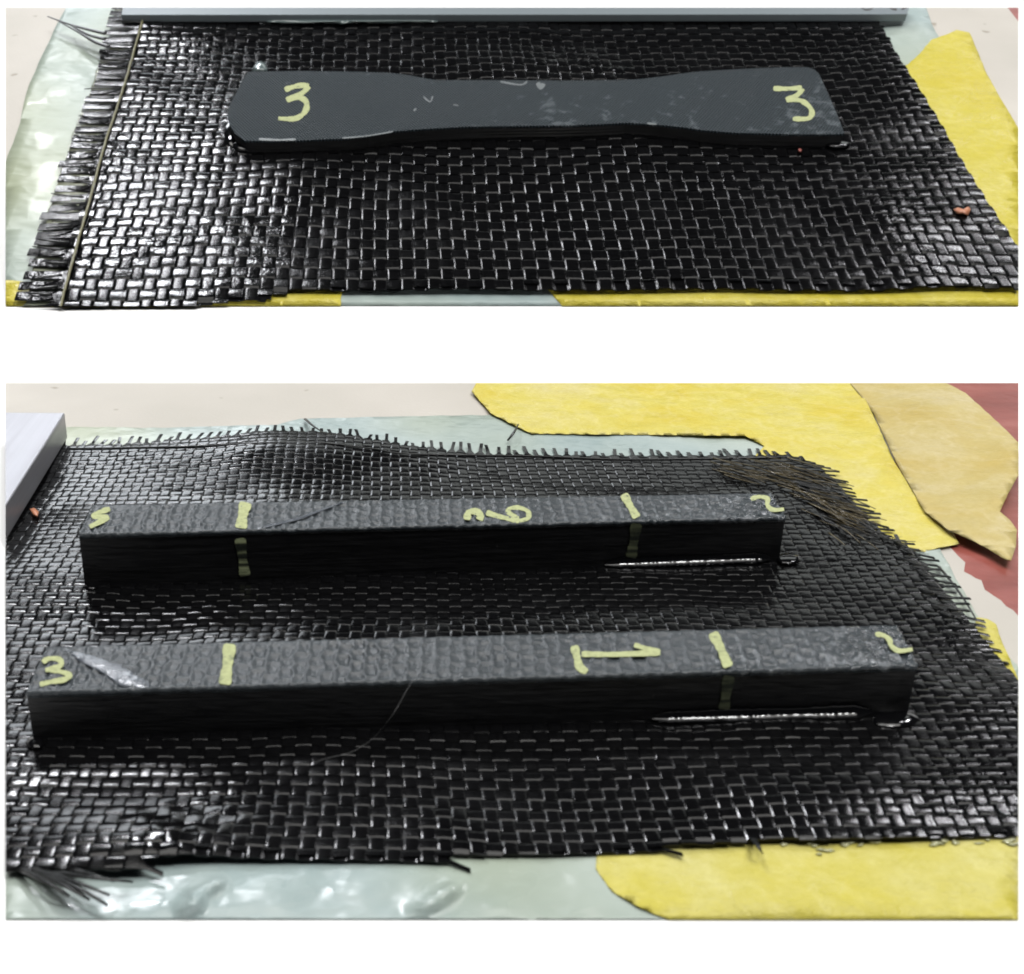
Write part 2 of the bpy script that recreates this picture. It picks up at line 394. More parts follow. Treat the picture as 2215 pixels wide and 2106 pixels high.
slab('work_surface', A, [(-40, -30), (2160, -30), (2180, 17), (2206, 50), (2260, 140), (2260, 700), (-40, 700)], -.0006, .0006, M['beige'], 'pale beige work surface at the corners of the upper board')
polyB = [(-60, 972), (150, 971), (415, 964), (550, 957), (684, 956), (806, 969), (886, 980), (1150, 985), (1356, 992), (1700, 987), (1760, 1010), (1800, 1050), (1850, 1105), (1895, 1155), (1975, 1195), (2010, 1232), (2045, 1290), (2080, 1350), (2120, 1420), (2150, 1455), (2203, 1490), (2290, 1560), (2290, 1800), (2203, 1806), (1887, 1812), (1743, 1817), (1700, 1810), (1548, 1824), (1292, 1828), (1150, 1838), (966, 1846), (934, 1854), (694, 1857), (550, 1846), (448, 1848), (352, 1864), (272, 1886), (160, 1887), (12, 1882), (-80, 1880)]
polyA = [(322, 0), (314, 32), (264, 214), (229, 314), (193, 446), (139, 643), (120, 720), (430, 660), (600, 632), (643, 623), (800, 621), (1100, 622), (1175, 611), (1400, 606), (1700, 609), (2000, 620), (2203, 629), (2290, 634), (2290, 632), (2203, 562), (2168, 525), (2111, 429), (2050, 335), (2000, 257), (1951, 150), (1883, 34), (1860, 0)]
fringeA = [(252, 0), (246, 40), (208, 150), (165, 270), (130, 380), (92, 500), (58, 640), (40, 700)]
POLY = {'B': [tuple(B.p(x, y, 0))[:2] for x, y in polyB], 'A': [tuple(A.p(x, y, 0))[:2] for x, y in fringeA + polyA[6:]], 'F': [(50, 50), (51, 50), (51, 51)]}
# ------------------------------------------------------------------ films and tapes, lower board
def fx(cat, o, label, group=None): return tag(o, label, cat, group)
_w1 = wob(.0003, 60, 1); _w5 = wob(.0006, 75, 5)
fx('plastic film', sheet('peel_film', B, jag([(100, 926), (150, 923), (350, 925), (600, 918), (650, 905), (870, 900), (1062, 897), (1200, 900), (1660, 905), (1700, 1000), (1500, 1150), (100, 1150)], 20, 1.2, 1), .00005, .00012, M['film'], .0035, _w1), 'pale blue-green film strip showing behind the rear fringe of the lower cloth')
RG = [(tuple(B.p(492, 1898, 0))[:2], tuple(B.p(400, 1945, 0))[:2]), (tuple(B.p(440, 1940, 0))[:2], tuple(B.p(385, 1978, 0))[:2]), (tuple(B.p(880, 1990, 0))[:2], tuple(B.p(1000, 1905, 0))[:2])]
_w2 = wob(.0009, 75, 2)
def ridges(x, y):
    z = _w2(x, y)
    for (ax, ay), (bx, by) in RG:
        dx, dy = bx - ax, by - ay; t = max(0, min(1, ((x - ax) * dx + (y - ay) * dy) / (dx * dx + dy * dy))); d = math.hypot(ax + dx * t - x, ay + dy * t - y)
        z += .0011 * math.exp(-(d / .0011) ** 2) * min(1, 4 * t + .2, 4 * (1 - t) + .2)
    return z
fx('plastic film', sheet('peel_film', B, jag([(-40, 1800), (1500, 1780), (1500, 2040), (-40, 2040)], 30, 1, 2), .00002, .00006, M['film'], .0009, ridges), 'wrinkled pale blue-green film in front of the lower cloth')
fx('plastic film', sheet('peel_film', B, jag([(2010, 1185), (2030, 1180), (2060, 1235), (2110, 1325), (2160, 1400), (2203, 1440), (2240, 1475), (2240, 1520), (2000, 1500), (1900, 1200)], 15, 1.5, 3), .00005, .00012, M['film'], .003, wob(.0004, 90, 3)), 'narrow strip of pale film beside the right edge of the lower cloth')
fx('tape', sheet('yellow_tape', B, jag([(1020, 846), (1062, 894), (1150, 938), (1612, 942), (1653, 964), (1600, 1020), (1700, 1100), (1900, 1180), (1999, 1194), (2040, 1175), (2075, 1176), (2062, 1152), (1999, 1101), (1935, 999), (1887, 894), (1839, 800), (1020, 800), (1030, 828)], 7, .7, 5), .0002, .0001, M['yellow'], .003, lambda x, y: _w1(x, y) * 1.15 + _w5(x, y)), 'wide yellow tape running along the rear edge and rear right corner of the lower cloth')
def curl(x, y):
    q = B.px((x, y, 0)); d = max(0, (q[0] - 1860 - (q[1] - 828) * .42)) / 340
    return .0003 + .0035 * d * (1 - .35 * d) + .0011 * math.sin(q[0] * .016 + q[1] * .022) * min(1, d * 2) * .6 + .0004 * noise.noise(Vector((x * 70, y * 70, 3)))
fx('tape', sheet('tan_tape', B, jag([(1828, 800), (2030, 800), (2047, 828), (2088, 849), (2159, 913), (2203, 957), (2250, 1000), (2250, 1040), (2203, 1028), (2180, 1068), (2163, 1106), (2185, 1125), (2200, 1146), (2198, 1180), (2187, 1212), (2175, 1210), (2127, 1181), (2047, 1143), (1999, 1105), (1938, 999), (1890, 894), (1839, 828)], 9, .7, 6), .0005, .00012, M['tan'], .003, curl, taper=False), 'lifted tan masking tape curling over the red surface at the rear right')
fx('tape', sheet('yellow_tape', B, jag([(2112, 1335), (2135, 1338), (2155, 1350), (2165, 1380), (2185, 1425), (2203, 1470), (2230, 1520), (2230, 1600), (2100, 1560)], 10, 1.5, 7), .0002, .0001, M['yellow_wet'], .002, wob(.0005, 160, 7)), 'small soaked yellow tape scrap at the right edge of the lower cloth')
fx('tape', sheet('yellow_tape', B, jag([(1292, 1810), (1289, 1880), (1324, 1928), (1380, 1960), (1445, 1989), (1500, 2040), (2250, 2040), (2250, 1700), (1700, 1740)], 8, .9, 8), .00010, .00005, M['yellow_wet'], .0016, lambda x, y, w8=wob(.0003, 130, 8): _w2(x, y) + w8(x, y)), 'yellow tape in the front right corner of the lower board, wet with resin')
# ------------------------------------------------------------------ films and tapes, upper board
fx('plastic film', sheet('peel_film', A, jag([(150, -10), (143, 16), (118, 61), (64, 179), (36, 286), (10, 357), (-30, 420), (-30, 700), (500, 700), (560, -10)], 22, 1.6, 11), .00006, .00012, M['film_a'], .0055, wob(.0016, 45, 11)), 'rumpled pale film under the left fringe of the upper cloth')
fx('plastic film', sheet('peel_film', A, jag([(1800, -10), (1990, -10), (2005, 20), (2015, 50), (2035, 85), (2000, 200), (1900, 200)], 18, 1.6, 12), .00006, .00012, M['film_a'], .007, wob(.0022, 36, 12)), 'patch of pale film by the rear right corner of the upper cloth')
fx('plastic film', sheet('peel_film', A, jag([(700, 600), (1260, 600), (1300, 700), (680, 700)], 18, 1, 13), .00006, .00012, M['film_a'], .006, wob(.0015, 40, 13)), 'pale film between the two yellow tapes at the front of the upper board')
fx('tape', sheet('yellow_tape', A, jag([(1940, 150), (1965, 138), (1990, 115), (2015, 85), (2045, 75), (2070, 64), (2097, 70), (2112, 105), (2135, 160), (2160, 205), (2203, 276), (2250, 350), (2250, 640), (2100, 560), (1960, 220)], 8, .8, 14), .0004, .00025, M['yellow_a'], .006, wob(.0006, 55, 14)), 'yellow tape along the right edge of the upper cloth')
fx('tape', sheet('yellow_tape', A, jag([(-30, 603), (30, 606), (75, 612), (200, 618), (400, 615), (700, 615), (745, 620), (738, 640), (735, 700), (-30, 700)], 8, .8, 15), .0003, .0002, M['yellow_a'], .008, wob(.0002, 55, 15)), 'yellow tape under the front left corner of the upper cloth')
fx('tape', sheet('yellow_tape', A, jag([(1170, 600), (1185, 625), (1215, 660), (1240, 700), (2250, 700), (2250, 560), (2100, 560), (1700, 590)], 8, .8, 16), .0003, .0002, M['yellow_a'], .008, wob(.0002, 55, 16)), 'yellow tape along the front right edge of the upper cloth')
# ------------------------------------------------------------------ woven cloths
def cross(poly, axis, c):
    """interval of the polygon cut by the line coordinate[axis]=c"""
    hits = []
    n = len(poly)
    for i in range(n):
        a, b = poly[i], poly[(i + 1) % n]
        if (a[axis] - c) * (b[axis] - c) < 0:
            t = (c - a[axis]) / (b[axis] - a[axis]); hits.append(a[1 - axis] + (b[1 - axis] - a[1 - axis]) * t)
    return (min(hits), max(hits)) if len(hits) >= 2 else None
RING = [(-1, -.4), (-1, .36), (-.6, .43), (0, .46), (.6, .43), (1, .36), (1, -.4), (0, -.62)]
def cloth(name, P, polypx, pu, pv, w0, mx, my, label, fr_lo_u, fr_hi_u, fr_hi_v, und):
    rt = root(name, P); tag(rt, label, 'cloth')
    poly = [tuple(P.p(x, y, w0))[:2] for x, y in polypx]
    k = math.sqrt(pu * pv); th = .125 * k; amp = .062 * k; SEG = 7
    us = [q[0] for q in poly]; vs_ = [q[1] for q in poly]
    off = Vector((P.h * 50, 2, 9))
    def wav(t): return math.tanh(2.4 * math.cos(t)) / math.tanh(2.4)
    def warp(u, v):
        a = noise.noise(Vector((u / k / 15, v / k / 15, 1)) + off); b = noise.noise(Vector((u / k / 15, v / k / 15, 8)) + off)
        c = noise.noise(Vector((u / k / 3.5, v / k / 3.5, 4)) + off)
        return u + a * pu * .55, v + b * pv * .6 + c * pv * .06, und(u, v)
    rnd = random.Random(5); cnt = 0
    for axis in (0, 1):
        p = (pu, pv)[axis]; po = (pv, pu)[axis]
        lo, hi = min(q[axis] for q in poly), max(q[axis] for q in poly)
        for i in range(int(lo / p) - 1, int(hi / p) + 2):
            c = (i + .5) * p; iv = cross(poly, axis, c)
            if not iv: continue
            a, b = iv
            if b - a < po * .6: continue
            ea = eb = 0
            if axis == 1: ea = fr_lo_u(c, a) * (1 + rnd.uniform(-.07, .07)); eb = fr_hi_u(c, b) * (1 + rnd.uniform(-.3, .3))
            else: eb = fr_hi_v(c, b) * (1 + rnd.uniform(-.35, .3))
            a += rnd.uniform(-.12, .12) * po; b += rnd.uniform(-.12, .12) * po
            FR = (0, .06, .12, .19, .28, .5, .72, .81, .88, .94); st = []
            core = [a] + [(kk + f) * po for kk in range(int(math.floor(a / po)), int(math.ceil(b / po)) + 1) for f in FR if a + .03 * po < (kk + f) * po < b - .03 * po] + [b]
            if ea > 0: st += [(a - ea * (1 - t), t * .0) for t in (0, .35, .7)]
            st += [(t, 1) for t in core]
            if eb > 0: st += [(b + eb * t, 0) for t in (.3, .65, 1)]
            jw = rnd.uniform(.93, 1.05); wd0 = .494 * p * jw; bm = bmesh.new(); prev = None
            fa, fb = rnd.uniform(-.3, .3), rnd.uniform(-.5, .5)
            for s, inw in st:
                ph = math.pi * (s / po - .5)
                j = wav(ph) * (1 if (i % 2 == 0) else -1) * (1 if axis == 0 else -1)
                wz = amp * j if inw else -amp * .9
                wd = wd0 * (1 + .03 * noise.noise(Vector((c / p * 3, s / po * 2, 2)))) if inw else wd0 * (.7 if axis == 1 and s < a else .36)
                bend = 0
                if not inw:
                    e = (a - s) / max(ea, 1e-9) if s < a else (s - b) / max(eb, 1e-9)
                    bend = p * (fa if s < a else fb) * e * .8
                    if axis == 1 and s > b: bend -= (eb * e) ** 1.0 * .35
                ring = []
                for rx, rz in RING:
                    q = [0, 0]; q[axis] = c + rx * wd + bend; q[1 - axis] = s
                    uu, vv, hz = warp(q[0], q[1])
                    tz = rz * th * (1 if inw else .7)
                    # resin sits in the weave: the edges of a tow dip where it dives
                    ring.append(bm.verts.new((uu, vv, w0 + hz + wz + tz)))
                if prev:
                    m8 = len(ring)
                    for t in range(m8): bm.faces.new((prev[t], prev[(t + 1) % m8], ring[(t + 1) % m8], ring[t]))
                else: bm.faces.new(ring[::-1])
                prev = ring
            bm.faces.new(prev)
            bmesh.ops.recalc_face_normals(bm, faces=bm.faces[:])
            o = link('tow', bm, my if axis == 0 else mx, P, rt)
            if o: o.data.set_sharp_from_angle(angle=R(42))
            cnt += 1 if o else 0
    print(name, 'tows', cnt)
    return rt, warp, poly
# lower board
def undB(u, v):
    o = Vector((3, 3, 3)); r = .0009 * noise.noise(Vector((u * 28, v * 28, 0)) + o) + .0003 * noise.noise(Vector((u * 90, v * 90, 0)) + o)
    x, y = B.px((u, v, 0))
    r += .0022 * math.exp(-((x - 620) / 330) ** 2 - ((y - 985) / 70) ** 2)          # ridge behind the rear bar
    r += .0012 * math.exp(-((x - 330) / 160) ** 2 - ((y - 1840) / 60) ** 2)
    r -= .0012 * math.exp(-((x - 1250) / 300) ** 2 - ((y - 1010) / 50) ** 2)
    sp = math.exp(-((x - 380) / 130) ** 2 - ((y - 1815) / 55) ** 2) + .2 * math.exp(-((x - 2020) / 230) ** 2 - ((y - 1760) / 60) ** 2)
    r += .0004 * sp * noise.noise(Vector((u * 420, v * 420, 0)))
    return max(r, -.0002)
tb = PB
clothB, warpB, pB = cloth('carbon_cloth', B, polyB, PB, PB, .00095, M['tow_x_b'], M['tow_y_b'],
    'black plain-weave carbon fibre cloth, wet with resin, lying under the two straight bars',
    lambda c, a: 0, lambda c, b: PB * 1.5, lambda c, b: PB * 2.3, undB)
# upper board
rb = random.Random(9)
for k in range(34):  # beads added in a pale colour for the wet sparkles along the edge
    x = rb.choice((1690, 1765, 1790, 1830, 1870, 1905, 2030, 2060, 2100, 2130, 2175, 2195)) + rb.uniform(-16, 16); y = 1820 - (x - 1700) * .012 + rb.uniform(0, 12) + (16 if 1770 < x < 1830 and k % 2 else 0)
    link('sparkle_bead', blob_bm(B, [(x + (a - x) * rb.uniform(.5, 1.4), y + (b - y) * rb.uniform(.5, 1.4)) for a, b in ell(x, y, rb.uniform(4, 15), rb.uniform(2, 5), 12, k)], .0003, .00035, 3), M['bead'], B, clothB)
def undA(u, v):
    o = Vector((7, 1, 3)); r = .0016 * noise.noise(Vector((u * 13, v * 13, 0)) + o) + .0006 * noise.noise(Vector((u * 42, v * 42, 0)) + o)
    return max(r, -.0003)
clothA, warpA, pA = cloth('carbon_cloth', A, polyA, PAu, PAv, .0021, M['tow_x_a'], M['tow_y_a'],
    'black plain-weave carbon fibre cloth with a left fringe, lying under the waisted specimen',
    lambda c, a: PAu * 3.1, lambda c, b: PAu * .35, lambda c, b: 0, undA)
# resin-soaked skin between the fringe ends of the upper cloth (left)
def px_und(P, x, y, und, w0): q = P.p(x, y, w0); return P.p(x, y, w0 + und(q.x, q.y))
o = sheet('fringe_resin', A, jag([(330, 0), (322, 32), (272, 214), (237, 314), (201, 446), (147, 643), (133, 700), (40, 700), (58, 640), (75, 560), (92, 500), (112, 440), (130, 380), (150, 320), (165, 270), (190, 210), (208, 150), (228, 100), (246, 40), (252, 0)], 12, 3.5, 21), .0005, .0006, M['fringe'], .004, wob(.0007, 70, 21, poly='F'), parent=clothA)
bm = bmesh.new(); ln = smooth_line([(316, 26), (290, 120), (262, 214), (229, 314), (193, 446), (165, 545), (137, 648), (120, 720)], 12)
tube_bm(bm, [tuple(A.p(x - 3 + random.uniform(-.7, .7), y, .0036)) for x, y in ln], .00045, .00045); o = link('selvage_thread', bm, M['stitch'], A, clothA)
bm = bmesh.new(); ln = smooth_line([(150, 970), (415, 965), (550, 958), (684, 957), (806, 970), (886, 981), (1150, 986), (1356, 993), (1690, 989)], 14)
tube_bm(bm, [tuple(B.p(x, y, .0013 + undB(*tuple(B.p(x, y, .001))[:2]))) for x, y in ln], .00016, .00016); link('selvage_thread', bm, M['fibre'], B, clothB)
# frayed strands at the rear right corner and right edge of the lower cloth
rnd = random.Random(12)
def strand(P, x, y, dx, dy, w0, lift, r, m, parent, name='frayed_strand', steps=6):
    bm = bmesh.new(); pts = []
    cv = rnd.uniform(-.25, .25)
    for k in range(steps + 1):
        t = k / steps
        pts.append(tuple(P.p(x + dx * t - dy * cv * t * t, y + dy * t + dx * cv * .4 * t * t, w0 + lift * math.sin(math.pi * t * .8))))
    tube_bm(bm, pts, r, r * .45, 5, .55); return link(name, bm, m, P, parent)
edge = [(1600, 1000), (1735, 1000), (1792, 1040), (1845, 1086), (1890, 1126)]
for k in range(150):
    t = k / 149 * 3.999; i = int(t); f = t - i; ex = edge[i][0] + (edge[i + 1][0] - edge[i][0]) * f; ey = edge[i][1] + (edge[i + 1][1] - edge[i][1]) * f
    L = rnd.uniform(45, 120); a = R(14 + 16 * (k / 149) + rnd.uniform(-9, 9)); x = ex - 45 + rnd.uniform(-60, 14); y = ey - 6 + rnd.uniform(-8, 34)
    strand(B, x, y, L * math.cos(a), L * math.sin(a) * .8, .0017, rnd.uniform(.0001, .0006), rnd.uniform(.00007, .00026), M['strand'] if rnd.random() < .65 else M['fibre'], clothB)
edge = [(1895, 1150), (1975, 1190), (2010, 1230), (2045, 1290), (2080, 1350), (2120, 1420), (2190, 1485)]
for k in range(40):
    t = k / 39 * 5.999; i = int(t); f = t - i; ex = edge[i][0] + (edge[i + 1][0] - edge[i][0]) * f; ey = edge[i][1] + (edge[i + 1][1] - edge[i][1]) * f
    L = rnd.uniform(40, 82); a = R(rnd.uniform(2, 26)); x = ex - L * .62; y = ey - 12 + rnd.uniform(-5, 5)
    strand(B, x, y, L * math.cos(a), L * math.sin(a) * .8, .0017, rnd.uniform(.0001, .0004), rnd.uniform(.00008, .00024), M['fibre'], clothB)
for x, y, dx, dy in ((60, 1875, 190, 65), (70, 1880, 130, 62), (110, 1885, 175, 28), (90, 1882, 150, 50), (40, 1878, 120, 50), (150, 1880, 100, 20)):
    strand(B, x, y, dx, dy, .0012, .002, .00042, M['fibre'], clothB)
for x, y, dx, dy in ((1630, 1815, 20, 30), (1590, 1080, 2, -2), (1098, 952, 30, -32), (660, 906, 30, 30)):
    strand(B, x, y, dx, dy, .0012, .0015, .0004, M['fibre'], clothB)
strand(B, 2030, 1225, 100, 110, .0009, .0003, .0003, M['fibre'], clothB)
for s_ in ([(103, 35), (150, 52), (190, 63), (228, 72)], [(128, 46), (175, 72), (205, 90), (235, 100)], [(150, 52), (190, 74), (228, 84)]):
    bm = bmesh.new(); tube_bm(bm, [tuple(A.p(x, y, .006)) for x, y in smooth_line(s_, 5)], .00035, .0013, 6, .4); link('loose_strand', bm, M['fibre'], A, clothA)
for k in range(26):
    t = k / 25; x = 250 - 190 * t + rnd.uniform(-8, 8); y = 45 + 590 * t + rnd.uniform(-8, 8)
    strand(A, x + 55, y, -60 + rnd.uniform(-12, 8), rnd.uniform(-6, 7), .0032, .0006, .0006, M['fibre'], clothA)
# ------------------------------------------------------------------ straight bars on the lower board
def bar(P, name, nl, nr, fr, fl, tt, base, label, seed, dims, strokes, side_strokes, dim_strokes, line, drops, extras=(), skins=()):
    t = (tt[0] + tt[1]) / 2; TF = lambda x: tt[0] + (tt[1] - tt[0]) * (x - nl[0]) / (nr[0] - nl[0])
    q = [P.p(*c, TF(c[0])) for c in (nl, nr, fr, fl)]; org = (q[0] + q[1] + q[2] + q[3]) / 4; org.z = base
    rt = root(name, P, org); tag(rt, label, 'test bar', 'straight carbon laminate bars on the lower cloth')
    L = lambda v: v - org
    nu, nv = dims; SU, SV = nu * 8, nv * 8; o3 = Vector((seed, seed * 2, 0))
    bm = bmesh.new(); rows = []
    for j in range(SV + 1):
        row = []
        for i in range(SU + 1):
            a, b = i / SU, j / SV
            v = (q[0] * (1 - a) + q[1] * a) * (1 - b) + (q[3] * (1 - a) + q[2] * a) * b
            e = noise.noise(Vector((a * nu / 5, b * 2, 3)) + o3)
            cu, cv = a * nu + .3 * noise.noise(Vector((a * nu, b * nv, 0)) + o3), b * nv + .3 * noise.noise(Vector((a * nu, b * nv, 9)) + o3)
            bmp = min(1, 1.5 * abs(math.sin(math.pi * cu))) * min(1, 1.5 * abs(math.sin(math.pi * (cv + .5 * (int(math.floor(cu)) % 2)))))
            edge = min(1, min(b, 1 - b) * nv * 2.5)
            hgt = -.00055 * (bmp * (.6 + .5 * e)) * (.35 + .65 * edge) + .00008 * noise.noise(Vector((a * nu * 4, b * nv * 4, 0)))
            v = L(v) + Vector((0, 0, hgt))
            if j in (0, SV): v.y += .0001 * noise.noise(Vector((a * nu * 3, j, seed)))
            row.append(bm.verts.new(v))
        rows.append(row)
    for j in range(SV):
        for i in range(SU): bm.faces.new((rows[j][i], rows[j][i + 1], rows[j + 1][i + 1], rows[j + 1][i]))
    # the thin top ply: wall of .25 mm below its rim
    rim = rows[0] + [r[-1] for r in rows[1:]] + rows[-1][-2::-1] + [r[0] for r in rows[-2:0:-1]]
    lowr = [bm.verts.new(v.co - Vector((0, 0, .00095))) for v in rim]
    for i in range(len(rim)): bm.faces.new((rim[i], lowr[i], lowr[(i + 1) % len(rim)], rim[(i + 1) % len(rim)]))
    bm.faces.new(lowr[::-1])
    bmesh.ops.recalc_face_normals(bm, faces=bm.faces[:]); link('top_ply', bm, M['top_b'], P, rt, org=org)
    # body: stacked plies, slightly uneven wall
    bm = bmesh.new(); NP = 22; NL = 60; prev = None; ctr = L((q[0] + q[1] + q[2] + q[3]) / 4)
    for k in range(NP + 1):
        kz = k / NP; ring = []
        jit = 0
        for e in range(4):
            A0, B0 = q[e], q[(e + 1) % 4]; n_ = NL if e in (0, 2) else 6
            out = Vector(((B0 - A0).y, -(B0 - A0).x, 0)).normalized()
            for i in range(n_):
                v = A0 + (B0 - A0) * (i / n_) + out * (jit - .00012 + .00004 * noise.noise(Vector((i * .7, k * .9, seed + e)))); ring.append(bm.verts.new(Vector((v.x, v.y, (v.z - .0010) * (1 - kz) + (base - .0008) * kz)) - org))
        if prev:
            for i in range(len(ring)): bm.faces.new((prev[i], prev[(i + 1) % len(ring)], ring[(i + 1) % len(ring)], ring[i]))
        prev = ring
    bm.faces.new(prev[::-1]); bmesh.ops.recalc_face_normals(bm, faces=bm.faces[:]); link('laminate_core', bm, M['side'], P, rt, smooth=False, org=org)
    for nm, st, m in strokes:
        bm = stroke_bm(lambda x, y, l: L(P.p(x, y, TF(x) - .00001 + .000012 * l)), st); link(nm, bm, m, P, rt, org=org)
    # marks that run down the front wall: points on the wall plane
    a, b = q[0], q[1]; nn = Vector(((b - a).y, -(b - a).x, 0)).normalized()
    def wall(x, y, l):
        d = P.Ri @ ray(x, y); c0 = a + nn * (.00008 + .000015 * l); s = (c0 - P.cl).dot(nn) / d.dot(nn); return P.cl + d * s - org
    for st in side_strokes: link('faded_line', stroke_bm(wall, [st]), M['faded'], P, rt, org=org)
    for st in dim_strokes: link('faded_line', stroke_bm(wall, [st]), M['dim'], P, rt, org=org)
    # meniscus of wet resin along the foot of the front wall
    bm = bmesh.new(); n = 110; prev = None; dirv = (b - a)
    for i in range(n + 1):
        s = i / n; c = a + dirv * s; wv = .0011 + .0003 * noise.noise(Vector((s * 4, seed, 1))); 
        s = FS[seed][0] + (FS[seed][1] - FS[seed][0]) * s; c = a + dirv * s; endf = min(1, min(i, n - i) / 8) * (1 + .3 * noise.noise(Vector((i * .35, seed, 4)))); wv *= .35 + .65 * endf
        row = []
        for k in range(9):
            an = k / 8 * math.pi / 2      # concave fillet
            ox = wv * (1 - math.cos(an)) * 0 + wv * (1 - math.sin(math.pi / 2 - an)) * 1.15
            hz = wv * 1.25 * (1 - math.sin(an))
            v = c + nn * (ox + .00003); row.append(bm.verts.new(Vector((v.x, v.y, base + .00012 + hz)) - org))
        if prev:
            for k in range(8): bm.faces.new((prev[k], prev[k + 1], row[k + 1], row[k]))
        prev = row
    bmesh.ops.recalc_face_normals(bm, faces=bm.faces[:])
    for f in bm.faces:
        if f.normal.z < 0: f.normal_flip()
    link('resin_fillet', bm, M['resin'], P, rt, org=org)
    for dr, hh, mm in drops:
        bm = blob_bm(P, dr, base - .0001, hh); bmesh.ops.translate(bm, verts=bm.verts[:], vec=-org); link('resin_drop', bm, mm, P, rt, org=org)
    for kk, sk in enumerate(skins):  # thin patches shaped as the glare streaks on the bar top
        bm = blob_bm(P, sk, TF(sk[0][0]) - .00012, .00016); bmesh.ops.translate(bm, verts=bm.verts[:], vec=-org); link('glare_skin', bm, M['skin'], P, rt, org=org)
    for nm, st, m in extras:
        bm = stroke_bm(lambda x, y, l: L(P.p(x, y, TF(x) + .00004 + .00002 * l)), st); link(nm, bm, m, P, rt, org=org)
    return rt
FS = {1: (.70, .955), 2: (.74, .985)}
def solve_t(P, top, ybase, wb):
    lo_, hi_ = wb, .03
    for _ in range(40):
        m_ = (lo_ + hi_) / 2; v = P.p(*top, m_); y = P.px((v.x, v.y, wb))[1]
        if y < ybase: lo_ = m_
        else: hi_ = m_
    return lo_
BW = .0013
T1 = (solve_t(B, (58, 1496), 1592, BW), solve_t(B, (1986, 1437), 1538, BW)); t1 = sum(T1) / 2
T2 = (solve_t(B, (170, 1154), 1264, BW), solve_t(B, (1700, 1117), 1208, BW)); t2 = sum(T2) / 2
print('bar thickness', t1, t2)
bar(B, 'laminate_bar', (56, 1496), (1986, 1437), (1940, 1351), (100, 1399), T1, BW, 'nearer and longer straight bar, black with grey top marked 1 near its right', 1, (62, 4),
    [('digit', [([(92, 1432), (106, 1424), (128, 1426), (132, 1438), (112, 1446), (98, 1449)], 12), ([(104, 1448), (130, 1452), (150, 1460), (140, 1469), (112, 1474), (86, 1480)], 12), ([(118, 1440), (124, 1455)], 12)], M['chalk']),
     ('line_mark', [([(497, 1392), (493, 1430), (486, 1480)], 25)], M['chalk']),
     ('digit', [([(1242, 1396), (1248, 1420), (1254, 1442), (1270, 1453)], 17), ([(1258, 1414), (1330, 1415), (1428, 1411)], 13), ([(1372, 1394), (1396, 1402), (1428, 1410)], 12)], M['chalk']),
     ('line_mark', [([(1541, 1368), (1557, 1398), (1576, 1442)], 21)], M['chalk']),
     ('digit', [([(1893, 1371), (1912, 1374), (1924, 1384), (1928, 1396), (1944, 1407), (1974, 1404)], 11)], M['chalk'])],
    [], [([(1577, 1461), (1571, 1500), (1566, 1534)], 23)], None,
    [(ell(76, 1606, 20, 16, 18, 1), .0007, M['resin']), (ell(1935, 1556, 52, 20, 20, 2), .0006, M['resin'])],
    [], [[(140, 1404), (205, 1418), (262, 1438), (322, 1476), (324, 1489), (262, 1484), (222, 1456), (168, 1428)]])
bar(B, 'laminate_bar', (170, 1154), (1700, 1117), (1668, 1066), (200, 1092), T2, BW, 'rear and shorter straight bar, black with grey top marked 2 near its middle', 2, (60, 4),
    [('digit', [([(238, 1100), (214, 1108), (204, 1116), (232, 1118), (216, 1128), (194, 1139)], 12)], M['chalk']),
     ('line_mark', [([(532, 1086), (526, 1110), (521, 1142)], 24)], M['chalk']),
     ('digit', [([(1010, 1124), (1014, 1108), (1030, 1106), (1040, 1114), (1036, 1124)], 15), ([(1052, 1108), (1085, 1118), (1124, 1126)], 12), ([(1124, 1126), (1142, 1120), (1142, 1106), (1124, 1098), (1104, 1099), (1100, 1108), (1122, 1120)], 10)], M['chalk']),
     ('line_mark', [([(1349, 1068), (1362, 1092), (1378, 1119)], 17)], M['chalk']),
     ('digit', [([(1624, 1079), (1642, 1074), (1660, 1078), (1660, 1092), (1672, 1102), (1696, 1101)], 10)], M['chalk'])],
    [([(519, 1164), (524, 1200), (530, 1246)], 22)], [([(1377, 1132), (1372, 1165), (1365, 1206)], 22)], None,
    [(ell(1706, 1208, 26, 14, 20, 4), .0006, M['resin']), (ell(196, 1268, 18, 8, 14, 5), .0006, M['resin'])],
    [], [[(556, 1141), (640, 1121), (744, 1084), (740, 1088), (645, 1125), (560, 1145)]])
# ------------------------------------------------------------------ waisted specimen on the upper board
outl = [(529, 304), (508, 288), (496, 268), (493, 248), (496, 232), (503, 214), (513, 198), (524, 174), (536, 156), (548, 154), (579, 154), (645, 153), (714, 154), (780, 155), (839, 157), (870, 160), (893, 164), (920, 169), (946, 173), (1020, 173), (1100, 173), (1220, 174), (1336, 173), (1380, 171), (1425, 166), (1479, 158), (1515, 154), (1550, 152), (1600, 149), (1650, 147), (1700, 145), (1747, 145), (1762, 150), (1772, 160), (1790, 200), (1810, 245), (1827, 289), (1800, 290), (1715, 290), (1650, 288), (1600, 287), (1568, 285), (1520, 281), (1479, 275), (1430, 270), (1389, 267), (1354, 265), (1300, 268), (1220, 271), (1130, 272), (1050, 273), (1000, 274), (964, 276), (910, 279), (857, 283), (820, 289), (796, 294), (750, 299), (700, 301), (654, 303), (590, 305)]
bA = .0028; tA = solve_t(A, (1200, 271), 296, bA); print('specimen thickness', tA)
org = A.p(1160, 225, 0); org.z = bA; dg = root('waisted_specimen', A, org)
tag(dg, 'dark grey waisted test specimen marked 3 at both ends on the upper cloth', 'test specimen')
